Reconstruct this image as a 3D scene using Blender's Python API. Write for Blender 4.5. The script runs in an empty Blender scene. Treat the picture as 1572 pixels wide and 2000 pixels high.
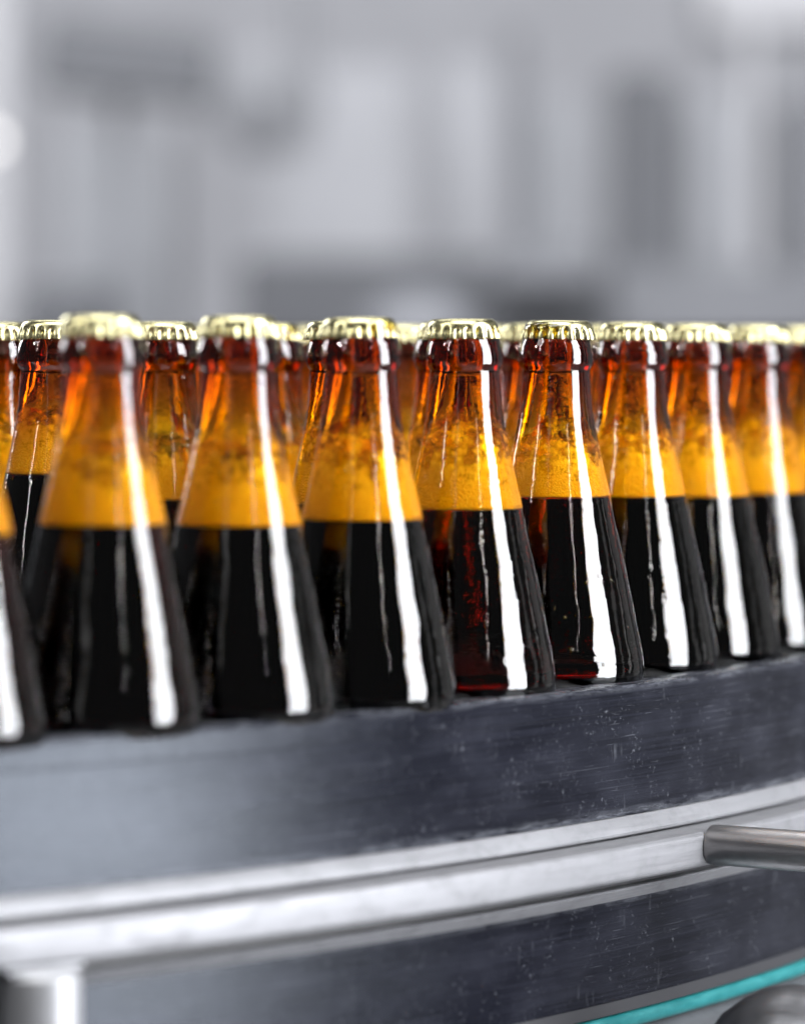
import bpy, bmesh, math, random
from mathutils import Vector, Matrix
random.seed(7)
scene = bpy.context.scene
COL = scene.collection
PI = math.pi
EYE = 0.1315            # camera height above the conveyor belt (metres)
F = 8400.0              # focal length in photo pixels (photo 1572 x 2000)

# ------------------------------------------------------------------ camera
cam_d = bpy.data.cameras.new('camera')
cam = bpy.data.objects.new('camera', cam_d); COL.objects.link(cam)
cam.location = (0, 0, EYE); cam.rotation_euler = (PI / 2, 0, 0)
cam_d.sensor_fit = 'HORIZONTAL'; cam_d.sensor_width = 24.0
cam_d.lens = 24.0 * F / 1572.0
cam_d.shift_y = -(1000 - 705) / 1572.0       # horizon sits at photo row 705
cam_d.clip_start = 0.05; cam_d.clip_end = 60
cam_d.dof.use_dof = True; cam_d.dof.focus_distance = 1.712
cam_d.dof.aperture_fstop = 3.9
scene.camera = cam

# ------------------------------------------------------------------ world, lamps, exposure
w = bpy.data.worlds.new('World'); scene.world = w; w.use_nodes = True
bg = w.node_tree.nodes['Background']
bg.inputs[0].default_value = (0.93, 0.95, 1.0, 1); bg.inputs[1].default_value = 0.07

def area(name, loc, target, sx, sy, radiance, color=(1, 1, 1), shape='RECTANGLE'):
    d = bpy.data.lights.new(name, 'AREA'); d.shape = shape; d.size = sx; d.size_y = sy
    a = sx * sy * (PI / 4 if shape in ('ELLIPSE', 'DISK') else 1)
    d.energy = radiance * PI * a; d.color = color
    o = bpy.data.objects.new(name, d); COL.objects.link(o); o.location = loc
    o.rotation_euler = (Vector(target) - Vector(loc)).to_track_quat('-Z', 'Y').to_euler()
    return o
def polar(az, el, dist, c=(0.05, 1.70, 0.06)):
    a, e = math.radians(az), math.radians(el)      # azimuth from the direction towards the camera, + is right
    return (c[0] + dist * math.sin(a) * math.cos(e), c[1] - dist * math.cos(a) * math.cos(e), c[2] + dist * math.sin(e))
CTR = (0.05, 1.70, 0.06)
area('window_light', (1.092, 1.274, 0.375), (1.092 - 0.916, 1.274 + 0.402, 0.375), 0.53, 1.45, 21.5, (0.93, 0.955, 1.0))
area('ceiling_lamp', (0.0, 3.3, 2.6), (0, 2.6, 0), 3.0, 0.8, 6.0, (0.96, 0.97, 1.0))
area('hall_lamp', (0.0, 4.4, 3.3), (0.0, 8.2, 0.2), 4.5, 1.8, 6.4, (0.95, 0.96, 1.0))
area('front_fill_light', (0.1, 0.7, 2.1), (0.1, 1.7, 0), 2.2, 1.3, 7.0, (0.97, 0.98, 1.0))  # added fill from above the camera that brightens the foam
area('side_streak_light', polar(98, 8, 2.4), CTR, 0.22, 2.0, 0.45)  # three added strips standing in for the bright hall, streaking the glass grey
area('side_streak_light', polar(113, 8, 2.6), CTR, 0.10, 1.6, 0.9)
area('side_streak_light', polar(128, 8, 2.6), CTR, 0.9, 2.0, 0.22)
area('left_back_fill_light', polar(-138, 20, 2.0), CTR, 0.45, 0.9, 11.0, (0.97, 0.98, 1.0))  # added light from behind left to make the foam glow, not a known window
area('front_band_light', polar(-22, 12, 3.2), CTR, 0.10, 1.8, 1.6)  # added strip, only there for faint vertical bands on the glass
area('left_panel_lamp', polar(-64, 36, 2.5), CTR, 0.75, 0.8, 4.5)
area('thin_tube_lamp', polar(30, 31, 2.4), CTR, 0.03, 1.2, 26.0, (1, 0.98, 0.95))
area('spot_lamp', polar(-74, 26, 2.4), CTR, 0.12, 0.12, 150.0, (1, 0.98, 0.95), 'DISK')
area('tube_lamp', polar(-56, 32, 2.4), CTR, 0.05, 1.3, 34.0, (1, 0.98, 0.95))
scene.view_settings.view_transform = 'Standard'; scene.view_settings.look = 'None'
scene.view_settings.exposure = 0.3; scene.view_settings.gamma = 1.0
scene.view_settings.use_curve_mapping = False
c = scene.cycles
c.max_bounces = 28; c.transmission_bounces = 26; c.glossy_bounces = 10; c.diffuse_bounces = 4
c.transparent_max_bounces = 24; c.volume_bounces = 0
c.caustics_reflective = True; c.caustics_refractive = True; c.blur_glossy = 0.2
c.sample_clamp_indirect = 12.0; c.use_denoising = True
try: c.denoiser = 'OPENIMAGEDENOISE'
except Exception: pass

# ------------------------------------------------------------------ helpers
def link(name, bm, mats, parent=None, smooth=True, sharp=None):
    bmesh.ops.recalc_face_normals(bm, faces=bm.faces) if sharp == 'recalc' else None
    me = bpy.data.meshes.new(name); bm.to_mesh(me); bm.free()
    for m in (mats if isinstance(mats, (list, tuple)) else [mats]): me.materials.append(m)
    if smooth:
        for p in me.polygons: p.use_smooth = True
    o = bpy.data.objects.new(name, me); COL.objects.link(o)
    if parent: o.parent = parent
    return o
def tag(o, label, cat, group=None, kind=None):
    if label: o['label'] = label
    if cat: o['category'] = cat
    if group: o['group'] = group
    if kind: o['kind'] = kind
    return o
def empty(name, loc):
    o = bpy.data.objects.new(name, None); COL.objects.link(o); o.location = loc; o.empty_display_size = 0.02
    return o
def lathe(bm, prof, n=96, mat=0, fr=None, close_first=False, close_last=False):
    """surface of revolution, prof listed so that the faces look outward when walked bottom to top on the outside"""
    rings = []
    for r, h in prof:
        if r < 1e-6:
            rings.append([bm.verts.new((0, 0, h))])
        else:
            ring = []
            for i in range(n):
                a = 2 * PI * i / n
                rr = r if fr is None else fr(r, h, a)
                ring.append(bm.verts.new((rr * math.cos(a), rr * math.sin(a), h)))
            rings.append(ring)
    for A, B in zip(rings, rings[1:]):
        for i in range(n):
            j = (i + 1) % n
            if len(A) == 1: f = bm.faces.new((A[0], B[j], B[i]))
            elif len(B) == 1: f = bm.faces.new((A[i], A[j], B[0]))
            else: f = bm.faces.new((A[i], A[j], B[j], B[i]))
            f.material_index = mat
    return rings
def resample(prof, step):
    """smooth (monotone-ish Catmull-Rom) resample of a list of (r,h)"""
    out = []
    P = [prof[0]] + list(prof) + [prof[-1]]
    for i in range(1, len(P) - 2):
        p0, p1, p2, p3 = P[i - 1], P[i], P[i + 1], P[i + 2]
        L = math.hypot(p2[0] - p1[0], p2[1] - p1[1]); k = max(1, int(L / step))
        for s in range(k):
            t = s / k; t2 = t * t; t3 = t2 * t
            out.append(tuple(0.5 * ((2 * p1[q]) + (-p0[q] + p2[q]) * t + (2 * p0[q] - 5 * p1[q] + 4 * p2[q] - p3[q]) * t2
                                    + (-p0[q] + 3 * p1[q] - 3 * p2[q] + p3[q]) * t3) for q in (0, 1)))
    out.append(prof[-1])
    return [p for i, p in enumerate(out) if i in (0, len(out) - 1) or p[0] > 1e-4]
def interp(prof, h):
    for (r0, h0), (r1, h1) in zip(prof, prof[1:]):
        if min(h0, h1) <= h <= max(h0, h1) and h0 != h1:
            return r0 + (r1 - r0) * (h - h0) / (h1 - h0)
    return prof[-1][0]

# --- material helper
class MT:
    def __init__(s, name):
        s.m = bpy.data.materials.new(name); s.m.use_nodes = True
        s.t = s.m.node_tree; s.t.nodes.clear()
        s.out = s.n('ShaderNodeOutputMaterial')
    def n(s, ty, **kw):
        nd = s.t.nodes.new(ty)
        for k, v in kw.items():
            if k.startswith('i_'):
                key = k[2:]; key = int(key) if key.isdigit() else key.replace('_', ' ')
                if isinstance(v, bpy.types.NodeSocket): s.t.links.new(v, nd.inputs[key])
                else: nd.inputs[key].default_value = v
            else: setattr(nd, k, v)
        return nd
    def l(s, a, b): s.t.links.new(a, b)
    def math(s, op, a, b=None, clamp=False):
        nd = s.n('ShaderNodeMath', operation=op); nd.use_clamp = clamp
        for i, v in enumerate((a, b)):
            if v is None: continue
            if isinstance(v, bpy.types.NodeSocket): s.l(v, nd.inputs[i])
            else: nd.inputs[i].default_value = v
        return nd.outputs[0]
    def ramp(s, v, stops):
        nd = s.n('ShaderNodeValToRGB'); s.l(v, nd.inputs[0]); e = nd.color_ramp.elements
        while len(e) < len(stops): e.new(0.5)
        for el, (p, col) in zip(e, stops):
            el.position = p; el.color = (*col, 1) if len(col) == 3 else col
        return nd.outputs[0]
    def rng(s, v, a, b, c0=0.0, d=1.0, smooth=False):
        nd = s.n('ShaderNodeMapRange', interpolation_type='SMOOTHSTEP' if smooth else 'LINEAR')
        s.l(v, nd.inputs[0])
        for i, x in zip((1, 2, 3, 4), (a, b, c0, d)): nd.inputs[i].default_value = x
        return nd.outputs[0]
    def noise(s, vec, scale, detail=4, rough=0.55):
        return s.n('ShaderNodeTexNoise', i_Vector=vec, i_Scale=scale, i_Detail=detail, i_Roughness=rough).outputs['Fac']
    def objco(s, scl=(1, 1, 1), rnd=True):
        tc = s.n('ShaderNodeTexCoord').outputs['Object']
        if rnd:
            oi = s.n('ShaderNodeObjectInfo').outputs['Random']
            off = s.n('ShaderNodeCombineXYZ', i_0=s.math('MULTIPLY', oi, 3.7), i_1=s.math('MULTIPLY', oi, 9.1), i_2=s.math('MULTIPLY', oi, 5.3)).outputs[0]
            tc2 = s.n('ShaderNodeVectorMath', operation='ADD', i_0=tc, i_1=off).outputs[0]
        else: tc2 = tc
        return s.n('ShaderNodeVectorMath', operation='MULTIPLY', i_0=tc2, i_1=scl).outputs[0], tc
    def bump(s, h, dist, strength=1.0, prev=None):
        nd = s.n('ShaderNodeBump', i_Height=h, i_Distance=dist, i_Strength=strength)
        if prev: s.l(prev, nd.inputs['Normal'])
        return nd.outputs[0]
    def mix(s, f, a, b):
        nd = s.n('ShaderNodeMix', data_type='RGBA')
        for k, v in ((0, f), (6, a), (7, b)):
            if isinstance(v, bpy.types.NodeSocket): s.l(v, nd.inputs[k])
            else: nd.inputs[k].default_value = v if k == 0 else (*v, 1)
        return nd.outputs[2]

# ------------------------------------------------------------------ materials
def glass_mat(name, color, ior, bumpy=True):
    M = MT(name)
    if bumpy:       # the inner wall below the beer level touches the beer: the whole step in index is on the beer's own surface
        wet = M.n('ShaderNodeAttribute', attribute_name='wet').outputs['Fac']
        ior_in = M.rng(wet, 0.0, 1.0, ior, 1.0001)
    else: ior_in = ior
    p = M.n('ShaderNodeBsdfPrincipled', i_Base_Color=(*color, 1), i_Roughness=0.0, i_IOR=ior_in)
    p.inputs['Transmission Weight'].default_value = 1.0
    if bumpy:
        v1, tc = M.objco((1, 1, 0.35))
        a = M.noise(v1, 60, 2, 0.5)                     # slow sag of moulded glass
        v2, _ = M.objco((1, 1, 2.2))
        b = M.noise(v2, 210, 2, 0.5)                    # fine ripple rings
        n1 = M.bump(a, 0.00065)
        n2 = M.bump(b, 0.00011, 1.0, n1)
        M.l(n2, p.inputs['Normal'])
    M.l(p.outputs[0], M.out.inputs[0])
    return M
G_SIG = (104.0, 262.0, 1500.0)                 # amber glass absorption per metre
def absorb(M, sig):
    k = max(sig) * 1.02
    va = M.n('ShaderNodeVolumeAbsorption', i_Color=(*[1 - x / k for x in sig], 1), i_Density=k)
    M.l(va.outputs[0], M.out.inputs['Volume'])
_g = glass_mat('amber_glass', (1, 1, 1), 1.5); absorb(_g, G_SIG)
g_out = g_in = _g.m
def beer_material(sig):
    M = glass_mat('dark_beer', (1, 1, 1), 1.34 / 1.5, False)
    absorb(M, sig)
    return M.m
beer_m = beer_material((112.0, 220.0, 300.0)); beer_clear = beer_material((15.0, 85.0, 240.0))

def foam_material(dense):
    M = MT('beer_foam' if dense else 'bubble_film')
    v, tc = M.objco((1, 1, 1))
    gz = M.n('ShaderNodeSeparateXYZ', i_0=M.n('ShaderNodeTexCoord').outputs['Generated']).outputs[2]
    rnd = M.n('ShaderNodeObjectInfo').outputs['Random']
    z = M.n('ShaderNodeSeparateXYZ', i_0=tc).outputs[2]           # height above the beer, metres (mesh origin is at the fill)
    vs = M.n('ShaderNodeTexVoronoi', i_Vector=v, i_Scale=1300.0, feature='F1')     # ~1 mm bubbles
    vb = M.n('ShaderNodeTexVoronoi', i_Vector=v, i_Scale=330.0, feature='F1')     # ~3 mm bubbles
    ns = M.noise(v, 130, 5, 0.62)
    nl = M.noise(v, 45, 3, 0.5)
    up = M.rng(z, 0.004, 0.024, 0, 1, True)
    cell = M.n('ShaderNodeMix', data_type='FLOAT'); M.l(up, cell.inputs[0]); M.l(vs.outputs['Distance'], cell.inputs[2]); M.l(vb.outputs['Distance'], cell.inputs[3])
    h = M.math('SUBTRACT', 1.0, cell.outputs[0])
    nrm = M.bump(h, 0.0005 if dense else 0.0014, 0.8)
    nrm = M.bump(ns, 0.0012, 0.4, nrm)
    col = M.mix(M.rng(cell.outputs[0], 0.25, 0.75), (0.98, 0.77, 0.42), (0.92, 0.64, 0.30))
    col = M.mix(M.math('MULTIPLY', up, M.rng(ns, 0.42, 0.68)), col, (0.60, 0.37, 0.16))
    d = M.n('ShaderNodeBsdfDiffuse', i_Color=col, i_Normal=nrm)
    tr = M.n('ShaderNodeBsdfTranslucent', i_Color=col, i_Normal=nrm)
    mx = M.n('ShaderNodeMixShader', i_0=0.10); M.l(d.outputs[0], mx.inputs[1]); M.l(tr.outputs[0], mx.inputs[2])
    gl = M.n('ShaderNodeBsdfGlossy', i_Roughness=0.08, i_Normal=nrm)
    mg = M.n('ShaderNodeMixShader', i_0=M.rng(z, 0.004, 0.02, 0.04, 0.12)); M.l(mx.outputs[0], mg.inputs[1]); M.l(gl.outputs[0], mg.inputs[2])
    tp = M.n('ShaderNodeBsdfTransparent', i_Color=(0.97, 0.95, 0.92, 1))
    if dense:
        # coverage thins with height, broken up by noise and by the single bubbles
        s = M.math('ADD', M.math('MULTIPLY', M.math('SUBTRACT', ns, 0.5), 2.1), M.math('MULTIPLY', M.math('SUBTRACT', cell.outputs[0], 0.4), 0.7))
        hgt = M.rng(gz, 0.08, 1.0, -0.74, 0.66)
        a = M.rng(M.math('ADD', hgt, s), -0.22, 0.45, 0, 0.93, True)
    else:
        s = M.math('ADD', M.math('MULTIPLY', M.math('SUBTRACT', nl, 0.5), 2.4), M.math('MULTIPLY', M.math('SUBTRACT', vb.outputs['Distance'], 0.35), 1.3))
        a = M.rng(M.math('ADD', s, M.rng(rnd, 0, 1, -0.2, 0.32)), -0.42, 0.10, 0.25, 1.0, True)
    fin = M.n('ShaderNodeMixShader', i_0=a); M.l(mg.outputs[0], fin.inputs[1]); M.l(tp.outputs[0], fin.inputs[2])
    M.l(fin.outputs[0], M.out.inputs[0])
    return M.m
foam_m = foam_material(True)
film_m = foam_material(False)

def metal(name, col, rough, aniso_noise=None, bumpd=0.0, met=1.0):
    M = MT(name)
    p = M.n('ShaderNodeBsdfPrincipled', i_Base_Color=(*col, 1), i_Metallic=met, i_Roughness=rough)
    if aniso_noise:
        uv = M.n('ShaderNodeTexCoord').outputs['UV']
        v = M.n('ShaderNodeVectorMath', operation='MULTIPLY', i_0=uv, i_1=aniso_noise).outputs[0]
        n = M.noise(v, 1.0, 6, 0.6)
        v2 = M.n('ShaderNodeVectorMath', operation='MULTIPLY', i_0=uv, i_1=(60, 90, 1)).outputs[0]
        n2 = M.noise(v2, 1.0, 5, 0.6)
        r = M.math('ADD', M.rng(n, 0.3, 0.7, rough * 0.7, rough * 1.25), M.rng(n2, 0.55, 0.8, 0, 0.18))
        M.l(r, p.inputs['Roughness'])
        M.l(M.mix(M.rng(n2, 0.48, 0.74, 0, 0.8), col, tuple(x * 0.66 for x in col)), p.inputs['Base Color'])
        M.l(M.bump(n, bumpd or 0.0002), p.inputs['Normal'])
    M.l(p.outputs[0], M.out.inputs[0])
    return M.m
cap_m = MT('pale_gold_cap')
_p = cap_m.n('ShaderNodeBsdfPrincipled', i_Base_Color=(0.44, 0.405, 0.225, 1), i_Metallic=1.0, i_Roughness=0.28)
_v, _ = cap_m.objco((1, 1, 1))
cap_m.l(cap_m.rng(cap_m.noise(_v, 220, 4), 0.3, 0.75, 0.20, 0.34), _p.inputs['Roughness'])
_p.inputs['Coat Weight'].default_value = 0.0; _p.inputs['Coat Roughness'].default_value = 0.06
cap_m.l(_p.outputs[0], cap_m.out.inputs[0]); cap_m = cap_m.m
liner_m = metal('cap_inside', (0.5, 0.48, 0.36), 0.5)

def plate_material():
    M = MT('dark_wear_plate')
    uv = M.n('ShaderNodeTexCoord').outputs['UV']
    def sc(x, y): return M.n('ShaderNodeVectorMath', operation='MULTIPLY', i_0=uv, i_1=(x, y, 1)).outputs[0]
    streak = M.noise(sc(9, 1100), 1, 5, 0.65)            # drawn lines along the plate
    broad = M.noise(sc(22, 60), 1, 4, 0.55)
    vert = M.noise(sc(240, 14), 1, 3, 0.5)               # faint vertical milling marks
    fine = M.noise(sc(160, 2600), 1, 3, 0.6)
    spec = M.noise(sc(420, 520), 1, 6, 0.75)             # dried specks
    smear = M.noise(sc(90, 60), 1, 4, 0.6)
    scr = M.rng(M.noise(sc(7, 1500), 1, 2, 0.5), 0.66, 0.72)                      # long drawn scratches
    scr2 = M.rng(M.noise(sc(60, 1900), 1, 2, 0.5), 0.68, 0.73)
    scr = M.math('MAXIMUM', M.math('MULTIPLY', scr, M.rng(broad, 0.42, 0.62)), M.math('MULTIPLY', scr2, 0.6))
    dirt_and_glint = M.math('MULTIPLY', M.rng(spec, 0.56, 0.70), M.rng(smear, 0.47, 0.66))
    drip = M.math('MULTIPLY', M.rng(M.noise(sc(210, 38), 1, 3, 0.6), 0.60, 0.74), M.rng(M.noise(sc(50, 70), 1, 3), 0.52, 0.66))
    dirt_and_glint = M.math('MAXIMUM', dirt_and_glint, M.math('MULTIPLY', drip, 0.45))
    vv = M.n('ShaderNodeSeparateXYZ', i_0=uv).outputs[1]
    edge = M.math('MAXIMUM', M.rng(vv, 0.0135, 0.0105), M.rng(vv, 0.0585, 0.0612))   # dried residue along the edges, and the top chamfer's reflected light as colour
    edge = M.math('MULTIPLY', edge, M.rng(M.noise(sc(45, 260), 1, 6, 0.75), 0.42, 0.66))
    dirt_and_glint = M.math('MAXIMUM', dirt_and_glint, M.math('MULTIPLY', scr, 0.5))
    dirt_and_glint = M.math('MAXIMUM', dirt_and_glint, M.math('MULTIPLY', edge, 0.8), True)
    base = M.mix(M.rng(streak, 0.3, 0.72), (0.0015, 0.0017, 0.003), (0.009, 0.0096, 0.0145))
    base = M.mix(M.rng(broad, 0.42, 0.72, 0, 0.5), base, (0.019, 0.020, 0.027))
    base = M.mix(M.math('MULTIPLY', dirt_and_glint, 0.33), base, (0.26, 0.27, 0.30))
    r = M.math('ADD', M.rng(streak, 0.25, 0.75, 0.10, 0.22), M.math('MULTIPLY', dirt_and_glint, 0.3))
    p = M.n('ShaderNodeBsdfPrincipled', i_Base_Color=base, i_Roughness=r, i_IOR=1.27, i_Specular_Tint=(0.80, 0.88, 1.0, 1), i_Anisotropic=0.75, i_Anisotropic_Rotation=0.25)
    tg = M.n('ShaderNodeTangent', direction_type='UV_MAP', uv_map='UVMap'); M.l(tg.outputs[0], p.inputs['Tangent'])
    n = M.bump(streak, 0.00012)
    n = M.bump(vert, 0.00005, 0.5, n)
    n = M.bump(fine, 0.00005, 0.8, n)
    M.l(n, p.inputs['Normal'])
    M.l(p.outputs[0], M.out.inputs[0])
    return M.m
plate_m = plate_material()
steel_m = metal('stainless_steel', (0.19, 0.19, 0.199), 0.55, (14, 900, 1), 0.000006, 0.5)
post_m = metal('turned_steel', (0.30, 0.30, 0.31), 0.46, met=0.5)
tray_m = metal('tray_steel', (0.15, 0.155, 0.165), 0.42, (30, 200, 1), 0.00001, 0.6)
steel_dull = metal('dull_steel', (0.235, 0.235, 0.246), 0.46, (14, 700, 1), 0.000006, 0.5)
rod_m = metal('dark_drawn_steel', (0.32, 0.31, 0.31), 0.36, (12, 2600, 1), 0.00002)
drum_m = metal('dark_cast_steel', (0.10, 0.10, 0.105), 0.42, (60, 900, 1), 0.00004)
def teal_material():
    M = MT('teal_plastic')
    uv = M.n('ShaderNodeTexCoord').outputs['UV']
    v = M.n('ShaderNodeVectorMath', operation='MULTIPLY', i_0=uv, i_1=(70, 200, 1)).outputs[0]
    n = M.noise(v, 1, 5, 0.6)
    p = M.n('ShaderNodeBsdfPrincipled', i_Base_Color=M.mix(M.rng(n, 0.4, 0.7), (0.006, 0.105, 0.11), (0.026, 0.17, 0.175)), i_Roughness=0.35)
    M.l(p.outputs[0], M.out.inputs[0]); return M.m
teal_m = teal_material()
strip_m = None
def paint(name, col, rough=0.5):
    M = MT(name)
    v, _ = M.objco((1, 1, 1), False)
    n = M.noise(v, 7, 4)
    p = M.n('ShaderNodeBsdfPrincipled', i_Base_Color=M.mix(M.rng(n, 0.3, 0.7), tuple(x * 0.9 for x in col), tuple(min(1, x * 1.06) for x in col)), i_Roughness=rough)
    M.l(p.outputs[0], M.out.inputs[0]); return M.m

shade_m = paint('black_shade', (0.016, 0.016, 0.018), 0.5)  # black for the added light blocker and the shaded gap under the bar
strip_m = paint('dark_grey_plastic', (0.026, 0.026, 0.029), 0.5)
# ------------------------------------------------------------------ the hall behind (far out of focus)
BD = 4.3
def at(px, py, D):
    return ((px - 786) * D / F, D, EYE + (705 - py) * D / F)
def box_bm(bm, x0, x1, y0, y1, z0, z1, bev=0.008):
    r = bmesh.ops.create_cube(bm, size=1.0)
    bmesh.ops.scale(bm, vec=(x1 - x0, y1 - y0, z1 - z0), verts=r['verts'])
    bmesh.ops.translate(bm, vec=((x0 + x1) / 2, (y0 + y1) / 2, (z0 + z1) / 2), verts=r['verts'])
    if bev:
        es = list({e for v in r['verts'] for e in v.link_edges})
        bmesh.ops.bevel(bm, geom=es, offset=bev, segments=2, affect='EDGES')
def photo_box(name, px0, px1, py0, py1, D, depth, mat, label, cat, rot=0.0, group=None, floor=False):
    D *= 1.55
    x0, _, z1 = at(px0, py0, D); x1, _, z0 = at(px1, py1, D)
    if floor: z0 = -0.85
    bm = bmesh.new(); cx, cz = (x0 + x1) / 2, (z0 + z1) / 2
    box_bm(bm, x0 - cx, x1 - cx, 0, depth, z0 - cz, z1 - cz)
    o = link(name, bm, mat, smooth=False); o.location = (cx, D, cz); o.rotation_euler = (0, rot, 0)
    return tag(o, label, cat, group)
M_wall = paint('hall_wall_paint', (0.66, 0.665, 0.70))
M_lt = paint('pale_panel', (0.52, 0.525, 0.55)); M_md = paint('grey_panel', (0.44, 0.45, 0.475))
M_bk = paint('charcoal_panel', (0.135, 0.139, 0.152)); M_cv = paint('cover_grey', (0.34, 0.345, 0.365)); M_dk = paint('dark_panel', (0.16, 0.165, 0.18)); M_dk2 = paint('slate_panel', (0.25, 0.255, 0.275))
M_wh = paint('white_panel', (0.66, 0.66, 0.68)); M_floor = paint('floor_concrete', (0.30, 0.30, 0.31))
bm = bmesh.new(); box_bm(bm, -6, 6, 10.0, 10.1, -0.87, 4.5, 0); tag(link('wall', bm, M_wall, smooth=False), None, None, kind='structure')
bm = bmesh.new(); box_bm(bm, -6, 6, -0.5, 10.0, -0.95, -0.87, 0); tag(link('floor', bm, M_floor, smooth=False), None, None, kind='structure')

photo_box('control_box', 78, 410, 50, 185, 4.0, 0.15, M_dk, 'dark grey control box hanging high at the upper left behind the bottles', 'box', rot=math.radians(6))
photo_box('wall_post', -60, 14, -160, 700, 4.4, 0.06, M_wh, 'white vertical post at the left edge of the blurred hall', 'post', floor=True)
photo_box('machine_cabinet', 120, 330, 250, 700, 4.9, 0.4, M_md, 'grey machine cabinet below the dark control box in the blurred hall', 'cabinet', floor=True)
photo_box('machine_cabinet', 515, 800, 130, 520, 4.6, 0.4, M_lt, 'pale wide machine cabinet in the middle of the blurred hall', 'cabinet', floor=True)
photo_box('machine_cabinet', 858, 970, 120, 560, 4.8, 0.3, M_lt, 'narrow pale cabinet right of the wide one in the blurred hall', 'cabinet', floor=True)
photo_box('machine_cabinet', 1035, 1155, 190, 560, 4.8, 0.3, M_md, 'narrow mid grey cabinet beside the dark panel in the blurred hall', 'cabinet', floor=True)
photo_box('panel_door', 1192, 1320, 140, 480, 4.3, 0.12, M_bk, 'tall dark panel standing at the right of the blurred hall', 'panel', floor=True)
photo_box('machine_cabinet', 1350, 1440, 190, 520, 4.6, 0.3, M_md, 'grey cabinet just right of the tall dark panel', 'cabinet', floor=True)
photo_box('machine_cabinet', 1530, 1640, 190, 500, 4.6, 0.3, M_dk2, 'slate grey cabinet at the right edge of the blurred hall', 'cabinet', floor=True)
photo_box('machine_bed', 470, 1180, 500, 760, 4.1, 0.35, M_bk, 'low dark machine bed running behind the middle caps', 'machine', floor=True)
photo_box('machine_bed', 40, 210, 560, 760, 4.0, 0.35, M_bk, 'low dark machine bed behind the caps at the left', 'machine', floor=True)
photo_box('machine_hood', 960, 1170, 485, 560, 4.0, 0.17, M_dk2, 'small pale hood on the dark machine bed', 'machine')
photo_box('machine_hood', 1190, 1700, 520, 640, 4.2, 0.3, M_dk2, 'long pale hood low at the right behind the caps', 'machine', floor=True)
photo_box('duct', 1380, 1800, -120, 60, 4.9, 0.3, M_wh, 'white duct high in the upper right corner of the blurred hall', 'duct')
# drum in front of the pale cabinet, round wheel cover, low dome, bright knob
def disc(name, px, py, D, rpx, depth, mat, label, cat, axis='Y'):
    D *= 1.55; x, y, z = at(px, py, D); r = rpx * D / F
    bm = bmesh.new(); prof = [(0, 0), (r * 0.92, 0), (r, r * 0.08), (r, depth - r * 0.08), (r * 0.92, depth), (0, depth)]
    lathe(bm, prof, 64); o = link(name, bm, mat); o.location = (x, y, z)
    if axis == 'Y': o.rotation_euler = (PI / 2, 0, 0)
    return tag(o, label, cat)
disc('wheel_cover', 520, 195, 4.35, 108, 0.06, M_cv, 'round pale wheel cover hung left of the wide cabinet', 'cover')
bm = bmesh.new(); _p = at(815, 665, 5.58)
lathe(bm, [(0, -0.87 - _p[2]), (0.081, -0.87 - _p[2])] + [(0.081 * math.cos(t * PI / 24), 0.061 * math.sin(t * PI / 24)) for t in range(12)] + [(0, 0.061)], 48)
o = link('round_vessel', bm, M_dk2); o.location = _p
tag(o, 'slim grey vessel whose domed top shows behind the fourth bottle cap', 'vessel')
LM = MT('lit_lamp_glass'); _e = LM.n('ShaderNodeEmission', i_Color=(1, 0.97, 0.95, 1), i_Strength=3.2); LM.l(_e.outputs[0], LM.out.inputs[0])
bm = bmesh.new(); bmesh.ops.create_uvsphere(bm, u_segments=24, v_segments=12, radius=0.011)
o = link('indicator_lamp', bm, LM.m); o.location = at(-14, 275, 6.6); tag(o, 'small lit white lamp glowing at the left edge of the blurred hall', 'lamp')
def pipe(px, py0, py1, D, rpx, mat, label):
    x, y, z1 = at(px, py0, D); z0 = at(px, py1, D)[2]; r = rpx * D / F
    z0 = -0.87 if py1 > 600 else z0; z1 = 4.4 if py0 < 0 else z1
    bm = bmesh.new(); lathe(bm, [(0, 0), (r, 0), (r, z1 - z0), (0, z1 - z0)], 32)
    o = link('pipe', bm, mat); o.location = (x, y, z0); o.data.set_sharp_from_angle(angle=0.8)
    tag(o, label, 'pipe', None)
pipe(232, 150, 900, 6.28, 14, M_dk2, 'dark pole under the control box in front of the left grey cabinet')
pipe(1008, 60, 800, 6.7, 18, M_dk2, 'dark vertical pipe between the two narrow cabinets')
pipe(1468, 40, 800, 6.6, 13, M_wh, 'thin white vertical pipe near the right edge of the hall')
pipe(590, -120, 300, 6.5, 20, M_cv, 'grey pipe coming down above the round wheel cover')
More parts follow.
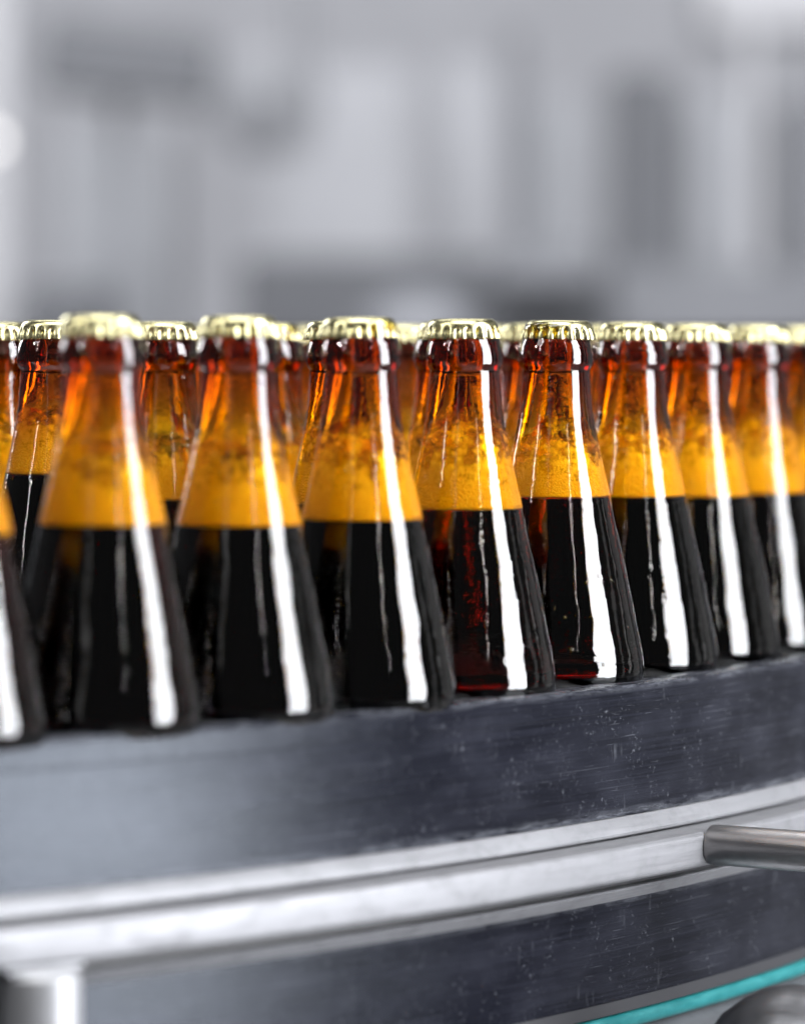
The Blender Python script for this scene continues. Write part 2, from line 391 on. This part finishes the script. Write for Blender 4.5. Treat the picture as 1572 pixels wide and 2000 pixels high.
# ------------------------------------------------------------------ conveyor (curved; every piece follows one arc)
CX, CY, R = -0.98761, 2.41315, 1.28729
A0, A1, NA = math.radians(-100), math.radians(118), 420
conv = empty('conveyor', (CX, CY, 0))
tag(conv, 'curved bottle conveyor with dark side plates and a bright steel bar', 'conveyor')
def arc_solid(name, sec, mat, a0=A0, a1=A1, n=NA, parent=conv, uoff=0.0):
    """closed cross section sec = [(radial offset mm, depth below the eye mm)...] swept along the arc; UV in metres"""
    bm = bmesh.new(); uvl = bm.loops.layers.uv.new('UVMap')
    pts = [(R + o / 1000.0, EYE - h / 1000.0) for o, h in sec]
    L = [0.0]
    for p, q in zip(pts, pts[1:] + pts[:1]): L.append(L[-1] + math.hypot(q[0] - p[0], q[1] - p[1]))
    rings = []
    for i in range(n + 1):
        a = a0 + (a1 - a0) * i / n
        rings.append([bm.verts.new((r * math.cos(a), r * math.sin(a), z)) for r, z in pts])
    k = len(pts)
    for i in range(n):
        u0, u1 = (a0 + (a1 - a0) * i / n) * R + uoff, (a0 + (a1 - a0) * (i + 1) / n) * R + uoff
        for j in range(k):
            jj = (j + 1) % k
            f = bm.faces.new((rings[i][j], rings[i][jj], rings[i + 1][jj], rings[i + 1][j]))
            for lp, uvv in zip(f.loops, ((u0, L[j]), (u0, L[j + 1]), (u1, L[j + 1]), (u1, L[j]))): lp[uvl].uv = uvv
    bm.faces.new(list(reversed(rings[0]))); bm.faces.new(rings[-1])
    bmesh.ops.recalc_face_normals(bm, faces=bm.faces)
    o = link(name, bm, mat, parent)
    me = o.data
    me.set_sharp_from_angle(angle=math.radians(28))
    return o
def arc_round(pts, c, r, a0, a1, n=6):
    for i in range(n + 1):
        a = math.radians(a0 + (a1 - a0) * i / n); pts.append((c[0] + r * math.cos(a), c[1] - r * math.sin(a)))
    return pts
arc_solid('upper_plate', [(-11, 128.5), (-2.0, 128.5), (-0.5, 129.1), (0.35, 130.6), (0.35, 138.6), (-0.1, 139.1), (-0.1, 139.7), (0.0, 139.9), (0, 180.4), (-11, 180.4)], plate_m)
arc_solid('steel_ledge', [(-9, 180.6), (0.9, 180.6), (1.5, 181.0), (4.6, 186.4), (4.4, 187.4), (2.5, 188.4), (-9, 188.4)], steel_dull)
s = [(2.7, 188.6), (18, 188.3)]; arc_round(s, (18.9, 190.7), 2.4, 82, 4); arc_round(s, (18.7, 199.9), 2.4, -3, -88); s += [(2.7, 202.3)]
arc_solid('steel_bar', s, steel_m)
arc_solid('lower_ledge', [(-9, 207.4), (1.2, 207.4), (5.4, 207.9), (5.8, 208.5), (1.6, 212.8), (1.0, 213.3), (-9, 213.3)], steel_dull)
arc_solid('bar_gap_shade', [(-9, 188.6), (2.5, 188.6), (2.5, 207.2), (-9, 207.2)], shade_m)  # black strip standing in for the shade in the gap under the bar
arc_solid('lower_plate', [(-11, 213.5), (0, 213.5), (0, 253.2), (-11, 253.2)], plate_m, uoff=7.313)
arc_solid('edge_strip', [(-11, 253.4), (-0.4, 253.4), (-0.8, 258.6), (-11, 258.6)], strip_m)
arc_solid('far_light_block', [(-8, -21.0), (-3, -21.0), (-3, 138), (-8, 138)], shade_m, math.radians(-18), math.radians(190), 260)  # added panel that keeps hall light from shining through the necks
s = []; arc_round(s, (-3.5, 261.9), 2.7, 180, 0, 10); arc_round(s, (-3.5, 263.4), 2.7, 0, -180, 10)
arc_solid('teal_strip', s, teal_m)
arc_solid('lower_tray', [(-30, 266.6), (-6, 266.6), (6, 276), (22, 300), (22, 303), (-30, 303)], tray_m)
# belt of slats: each slat a sector with a small gap, one mesh (pattern of the belt)
bm = bmesh.new(); uvl = bm.loops.layers.uv.new('UVMap')
ns_ = 164
for i in range(ns_):
    a0 = A0 + (A1 - A0) * (i + 0.02) / ns_; a1 = A0 + (A1 - A0) * (i + 0.98) / ns_
    v = [bm.verts.new((r * math.cos(a), r * math.sin(a), z)) for z in (-0.006, 0.0) for r, a in ((R - 0.46, a0), (R - 0.0125, a0), (R - 0.0125, a1), (R - 0.46, a1))]
    for q in ((3, 2, 1, 0), (4, 5, 6, 7), (0, 1, 5, 4), (1, 2, 6, 5), (2, 3, 7, 6), (3, 0, 4, 7)):
        f = bm.faces.new([v[t] for t in q])
        for lp in f.loops: lp[uvl].uv = (lp.vert.co.x, lp.vert.co.y)
link('slat_belt', bm, metal('belt_steel', (0.26, 0.26, 0.27), 0.4), conv, smooth=False)
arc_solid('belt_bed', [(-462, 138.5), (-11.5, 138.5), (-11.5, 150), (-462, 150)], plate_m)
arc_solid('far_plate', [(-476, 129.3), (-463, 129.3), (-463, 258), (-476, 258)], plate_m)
# steel spacer rod standing out from the bar (right) and the round post under it (left)
def tube_between(name, p, q, prof, mat, parent=None, n=48):
    """prof = [(r, t along axis in m)]"""
    bm = bmesh.new(); uvl = bm.loops.layers.uv.new('UVMap'); lathe(bm, prof, n)
    for f in bm.faces:
        for lp in f.loops: lp[uvl].uv = (lp.vert.co.z, math.atan2(lp.vert.co.y, lp.vert.co.x) * 0.01)
    o = link(name, bm, mat, parent)
    o.data.set_sharp_from_angle(angle=math.radians(35))
    d = Vector(q) - Vector(p)
    o.rotation_euler = d.to_track_quat('Z', 'Y').to_euler(); o.location = p
    return o
def on_arc(ang, off, h): return Vector(((R + off / 1000) * math.cos(ang), (R + off / 1000) * math.sin(ang), EYE - h / 1000))
def ang_for_px(px, off):
    lo, hi = math.radians(-60), math.radians(-10)
    for _ in range(60):
        m = (lo + hi) / 2; v = on_arc(m, off, 195); x, y = v.x + CX, v.y + CY
        if 786 + F * x / y < px: lo = m
        else: hi = m
    return lo
ar = ang_for_px(1392, 21.6)
nrm = Vector((math.cos(ar), math.sin(ar), 0)); tan = Vector((-nrm.y, nrm.x, 0))
dirv = (nrm * 0.96 + tan * 0.02 + Vector((0, 0, -0.01))).normalized()
p0 = on_arc(ar, 20.6, 193.8)
tube_between('spacer_rod', p0, p0 + dirv, [(0, 0), (0.0072, 0), (0.0080, 0.0009), (0.0081, 0.0022), (0.0081, 0.16), (0, 0.16)], rod_m, conv)
al = ang_for_px(66, 14)
pb = on_arc(al, 16, 203.4)
tube_between('support_post', pb, pb + Vector((0, 0, -1)), [(0, 0), (0.0125, 0), (0.0146, 0.0022), (0.0148, 0.006), (0.0148, 0.5), (0, 0.5)], post_m, conv)
arc_solid('post_saddle', [(3, 202.2), (21, 202.2), (21, 203.3), (3, 203.3)], steel_dull, al - 0.012, al + 0.012, 4)
# dark steel drum cover low at the right
dp = Vector((0.118, 1.66, EYE - 0.2735))
bm_dir = Vector((0.94, -0.33, 0.0)).normalized()
drum = tube_between('drum_cover', dp, dp + bm_dir, [(0, 0), (0.010, 0.0002), (0.0165, 0.002), (0.0225, 0.0065), (0.0285, 0.0145), (0.0322, 0.0225), (0.0338, 0.029), (0.0342, 0.034), (0.0335, 0.040), (0.0335, 0.24), (0, 0.24)], drum_m)
arm_p = dp + bm_dir * 0.13; arm_q = Vector((0.16, 2.05, EYE - 0.292))
arm = tube_between('mounting_arm', arm_p, arm_q, [(0, 0), (0.012, 0), (0.012, (arm_q - arm_p).length), (0, (arm_q - arm_p).length)], rod_m)
bpy.context.view_layer.update(); _w = arm.matrix_basis.copy(); arm.parent = drum; arm.matrix_basis = drum.matrix_basis.inverted() @ _w
tag(drum, 'dark steel drum cover with a rounded end in the lower right corner', 'drum')

# ------------------------------------------------------------------ bottles
OUT = [(34.2, 0.7), (35.4, 2.8), (36.0, 6.5), (35.8, 10), (34.9, 15.3), (33.2, 23.7), (29.0, 44.8), (24.7, 64.3), (22.2, 76.0), (19.5, 87.9), (17.5, 97.5), (16.2, 104.0),
       (15.2, 110.0), (14.5, 116.0), (14.1, 121.0), (13.85, 125.0), (13.55, 127.4)]
OUT = resample([(a / 1000, b / 1000) for a, b in OUT], 0.0028)
RING = [(13.55, 127.4), (13.7, 128.0), (14.5, 128.8), (15.05, 130.0), (15.2, 131.8), (15.1, 134.0), (14.75, 136.4), (14.2, 138.6), (13.4, 140.6), (13.2, 142.5), (13.1, 145.0), (12.4, 146.3), (10.8, 146.7), (9.2, 146.4), (8.6, 145.4)]
RING = resample([(a / 1000, b / 1000) for a, b in RING], 0.0008)
BOT = [(0, 3.2), (16, 2.6), (26, 1.0), (29.0, 0.15), (31.5, 0.05), (34.2, 0.7)]
BOT = resample([(a / 1000, b / 1000) for a, b in BOT], 0.003)
INN = [(8.6, 145.4), (7.9, 141), (7.8, 132), (8.3, 126.0), (9.4, 120.0), (10.8, 114), (12.4, 108), (14.6, 102.0), (16.6, 94.0), (18.4, 86.0), (20.7, 75.5), (22.8, 64.3), (26.8, 44.3), (31.0, 22.6), (32.5, 15.0), (33.2, 10.5), (32.4, 7.6), (29.5, 5.6), (24, 5.4), (12, 6.3), (0, 6.8)]
INN = [(a / 1000, b / 1000) for a, b in INN]
INNs = resample(INN, 0.0025)
def split_inner(fill):
    up, lo = [], []
    rf = interp(INNs, fill)
    for r, h in INNs:
        (up if h > fill + 1e-5 else lo).append((r, h))
    return up + [(rf, fill)], [(rf, fill)] + lo, rf
_cache = {}
def bottle_meshes(fill_mm, top_mm, film):
    key = (fill_mm, top_mm, film)
    bmat = beer_clear if fill_mm in (73.51, 76.5) else beer_m
    if key in _cache: return _cache[key]
    rnd = random.Random(hash(key) & 0xffff)
    fill = fill_mm / 1000; top = top_mm / 1000
    up, lo, rf = split_inner(fill); lo_in = list(lo)
    bm = bmesh.new()
    lathe(bm, BOT + OUT[1:] + RING[1:], 128, 0)
    up2 = up[:-1] + [(interp(INNs, fill + 0.0001), fill + 0.0001)] + lo_in
    lathe(bm, up2, 128, 0)                       # walked downward: normals look into the bottle
    bmesh.ops.remove_doubles(bm, verts=bm.verts, dist=1e-6)
    res = {}
    def fin(bm, nm, mats):
        me = bpy.data.meshes.new(nm); bm.to_mesh(me); bm.free()
        for m in mats: me.materials.append(m)
        for p in me.polygons: p.use_smooth = True
        return me
    lay = bm.verts.layers.float.new('wet')
    n_in = set()
    for v in bm.verts:
        r = math.hypot(v.co.x, v.co.y)
        inner_here = (r < interp(INNs, v.co.z) + 0.0004) if v.co.z > 0.0107 else (v.co.z > 0.0036 and r < 0.0334)
        if inner_here:
            t = (v.co.z - fill) / (top - fill)
            v[lay] = max(0.0, min(1.0, (1.0 - t) / 0.55))
    res['glass'] = fin(bm, 'glass', [g_out])
    lo = [(max(0.0, r - 0.00003), h + (0.00003 if r < 0.030 and h < 0.01 else 0)) for r, h in lo]
    bm = bmesh.new()                            # beer: bottom to fill, then the flat top
    lathe(bm, list(reversed(lo)) + [(rf * 0.6, fill), (0, fill)], 128)
    res['beer'] = fin(bm, 'beer', [bmat])
    # foam plug, origin at the fill
    bm = bmesh.new(); gap = 0.00012
    prof = [(0, 0.0002), (rf * 0.6, 0.0002), (rf - gap, 0.0002)]
    nst = 22
    for i in range(1, nst + 1):
        h = fill + (top - fill) * i / nst; prof.append((interp(INNs, h) - gap, h - fill))
    rt = prof[-1][0]; ht = prof[-1][1]
    prof += [(rt * 0.86, ht - 0.0018), (rt * 0.6, ht - 0.004), (rt * 0.3, ht - 0.005), (0, ht - 0.0052)]
    lathe(bm, prof, 96)
    ph = [rnd.uniform(0, 6.28) for _ in range(4)]
    for v in bm.verts:
        if v.co.z > ht * 0.55:
            a = math.atan2(v.co.y, v.co.x); t = (v.co.z - ht * 0.55) / (ht * 0.45)
            dz = t * (0.0016 * math.sin(2 * a + ph[0]) + 0.0011 * math.sin(5 * a + ph[1]) + 0.0006 * math.sin(11 * a + ph[2]))
            v.co.z += dz
            rmax = interp(INNs, fill + v.co.z) - gap; r = math.hypot(v.co.x, v.co.y)
            if r > rmax: v.co.x *= rmax / r; v.co.y *= rmax / r
    res['foam'] = fin(bm, 'foam', [foam_m])
    if film:
        bm = bmesh.new(); h0, h1 = top - 0.004, 0.1235
        prof = []
        for i in range(25):
            h = h0 + (h1 - h0) * i / 24; prof.append((interp(INNs, h) - 0.00030, h - fill))
        lathe(bm, prof, 96)
        res['bubble_film'] = fin(bm, 'bubble_film', [film_m])
    # crown cap: 21 flutes
    if 'crown_cap' not in _cache:
        n = 21 * 12
        def fl(r, h, a):
            t = max(0.0, min(1.0, (0.1450 - h) / 0.0030))
            wv = abs(math.cos(a * 10.5)) ** 0.8            # sharp valleys, round ridges
            return r + t * (0.0016 * (wv - 0.66)) - (0.0007 * math.sin(t * PI) * (1 - wv))
        outer = [(14.55, 140.05), (14.62, 140.2), (14.5, 141.2), (14.25, 142.6), (14.05, 144.0), (13.85, 145.2), (13.45, 146.3), (12.75, 147.2), (11.9, 147.65), (10.6, 147.85), (5, 147.95), (0, 148.0)]
        o2 = resample([(a / 1000, b / 1000) for a, b in outer], 0.00045)
        bm = bmesh.new(); lathe(bm, o2, n, 0, fl)
        inner = [(max(0.0, r - 0.00032), h - (0.0 if h < 0.1445 else 0.00035)) for r, h in o2 if r > 0.001] + [(0, 0.14765)]
        lathe(bm, list(reversed(inner)), n, 1, fl)
        bmesh.ops.bridge_loops(bm, edges=[e for e in bm.edges if e.is_boundary])
        bmesh.ops.recalc_face_normals(bm, faces=bm.faces)
        _cache['crown_cap'] = fin(bm, 'crown_cap', [cap_m, liner_m])
    res['crown_cap'] = _cache['crown_cap']
    res['fill'] = fill
    _cache[key] = res
    return res
def bottle(px, D, fill, top, film, label, group):
    x = (px - 786) * D / F / 1000.0
    root = empty('beer_bottle', (x, D / 1000.0, 0.0002))
    root.rotation_euler = (random.gauss(0, 0.0022), random.gauss(0, 0.0022), random.uniform(0, 6.28))
    tag(root, label, 'bottle', group)
    ms = bottle_meshes(fill, top, film)
    for nm in ('glass', 'beer', 'foam', 'bubble_film', 'crown_cap'):
        if nm not in ms: continue
        o = bpy.data.objects.new(nm, ms[nm]); COL.objects.link(o); o.parent = root
        if nm in ('foam', 'bubble_film'): o.location = (0, 0, ms['fill'])
        if nm == 'crown_cap':       # caps sit a hair off true
            o.rotation_euler = (random.uniform(-0.008, 0.008), random.uniform(-0.008, 0.008), random.uniform(0, 6.28))
            o.rotation_euler.x *= 1
    return root
GF, GR = 'bottles in the front row along the rail', 'bottles standing behind the front row'
NTH = ['first', 'second', 'third', 'fourth', 'fifth', 'sixth', 'seventh', 'eighth', 'ninth', 'tenth']
FRONT = [  # px, D, fill, foam top, film
    (-107, 1467, 72.0, 104, False, 'brown bottle cut off by the left edge, nearest in the front row'),
    (200, 1518, 73.5, 108, True, 'blurred brown bottle with the widest cap, second in the front row from the left'),
    (467, 1569, 71.2, 107, True, 'brown bottle with smooth orange foam, third in the front row from the left'),
    (707, 1622, 71.2, 111, True, 'brown bottle with bubbly foam up its neck, fourth in the front row'),
    (908, 1680, 73.51, 112, True, 'sharp brown bottle with bubbles all up its neck, fifth in the front row'),
    (1085, 1741, 76.5, 101, True, 'sharp brown bottle with short ragged foam and water drops, sixth in the front row'),
    (1235, 1805, 74.5, 106, True, 'brown bottle just right of the sharp one with water drops, seventh in the front row'),
    (1360, 1870, 72.5, 110, True, 'blurred brown bottle with tall foam, eighth in the front row'),
    (1478, 1936, 71.8, 110, True, 'blurred brown bottle with bright yellow foam, ninth in the front row, near the right edge'),
    (1565, 2003, 73.0, 108, False, 'blurred brown bottle cut off by the right edge, farthest of the front row')]
for px, D, fi, tp, fm, lab in FRONT:
    bottle(px, D, fi, tp, fm, lab, GF)
BACK = [
    (107, 1725, 86.0, 122, True, 'brown bottle with very tall foam seen left of the blurred widest cap'),
    (-12, 1800, 78.0, 118, True, 'brown bottle at the left edge behind the one with very tall foam'),
    (317, 1790, 73.5, 103, False, 'brown bottle in the gap between the second and third front bottles'),
    (523, 1860, 74.5, 104, False, 'brown bottle peeping out right of the third front bottle'),
    (671, 1745, 73.5, 112, True, 'brown bottle mostly hidden behind the fourth front bottle, showing at its left'),
    (876, 1803, 72.5, 110, True, 'brown bottle hidden behind the left side of the fifth front bottle'),
    (1045, 1868, 72.5, 116, True, 'brown bottle seen between the fifth and sixth front bottles'),
    (1190, 1932, 73.5, 112, True, 'brown bottle seen between the sixth and seventh front bottles'),
    (1318, 2000, 72.5, 116, True, 'brown bottle behind the gap of the seventh and eighth front bottles'),
    (1432, 2068, 72.5, 116, True, 'brown bottle behind the gap of the eighth and ninth front bottles'),
    (790, 1930, 72.5, 116, True, 'blurred brown bottle far back between the fourth and fifth front bottles'),
    (946, 1992, 73.5, 108, False, 'brown bottle hidden far back behind the fifth front bottle'),
    (1085, 2060, 72.5, 116, True, 'brown bottle hidden far back behind the sixth front bottle'),
    (206, 1868, 72.5, 110, True, 'brown bottle hidden far back behind the second front bottle'),
    (420, 1940, 73.5, 108, False, 'brown bottle hidden far back behind the third front bottle'),
    (610, 2000, 72.5, 110, True, 'brown bottle far back left of the fourth front bottle'),
    (1215, 2130, 73.5, 108, False, 'brown bottle hidden farthest back behind the seventh front bottle'),
    (1520, 2140, 72.5, 116, True, 'brown bottle farthest back at the right edge')]
for px, D, fi, tp, fm, lab in BACK:
    bottle(px, D, fi, tp, fm, lab, GR)

# a few water drops clinging to the sharp bottle's glass (parts of that bottle)
wet_bottle = [o for o in bpy.data.objects if o.get('label', '').find('water drops') >= 0 and o.get('label', '').startswith('sharp')][0]
W = MT('water_drop'); _w = W.n('ShaderNodeBsdfPrincipled', i_Base_Color=(1, 1, 1, 1), i_Roughness=0.0, i_IOR=1.33); _w.inputs['Transmission Weight'].default_value = 1.0
W.l(_w.outputs[0], W.out.inputs[0])
def drop(px, py, w_mm, h_mm, tilt=0.0):
    wx, wy = wet_bottle.location.x, wet_bottle.location.y
    D = wy; x = (px - 786) * D / F - wx; z = EYE + (705 - py) * D / F
    r = interp(OUT, z); x = max(-r * 0.98, min(r * 0.98, x)); y = -math.sqrt(r * r - x * x)
    bm = bmesh.new(); bmesh.ops.create_uvsphere(bm, u_segments=20, v_segments=12, radius=1.0)
    n = Vector((x, y, r * 0.2)).normalized()
    rot = n.to_track_quat('Z', 'Y').to_matrix().to_4x4()
    mtx = Matrix.Translation((x, y, z)) @ rot @ Matrix.Rotation(tilt, 4, 'Z') @ Matrix.Diagonal((w_mm / 2000, h_mm / 2000, min(w_mm, h_mm) / 4000, 1))
    bmesh.ops.transform(bm, matrix=mtx, verts=bm.verts)
    o = link('water_drop', bm, W.m); o.parent = wet_bottle
    o.matrix_local = wet_bottle.rotation_euler.to_matrix().to_4x4().inverted()
for a in ((1163, 1121, 1.3, 1.5, 0), (1142, 1130, 2.2, 0.9, 0.5), (1190, 1129, 3.6, 1.0, -0.5), (1171, 1289, 1.0, 1.6, 0.3), (1145, 1024, 0.7, 0.7, 0),
          (1131, 907, 0.8, 0.8, 0), (1217, 1158, 1.0, 0.6, -0.7), (1110, 1258, 1.4, 1.8, 0), (1098, 1197, 0.9, 1.1, 0), (1222, 1218, 0.8, 2.0, 0), (1051, 850, 1.2, 1.9, 0.3), (1078, 1180, 0.7, 0.7, 0)):
    drop(*a)
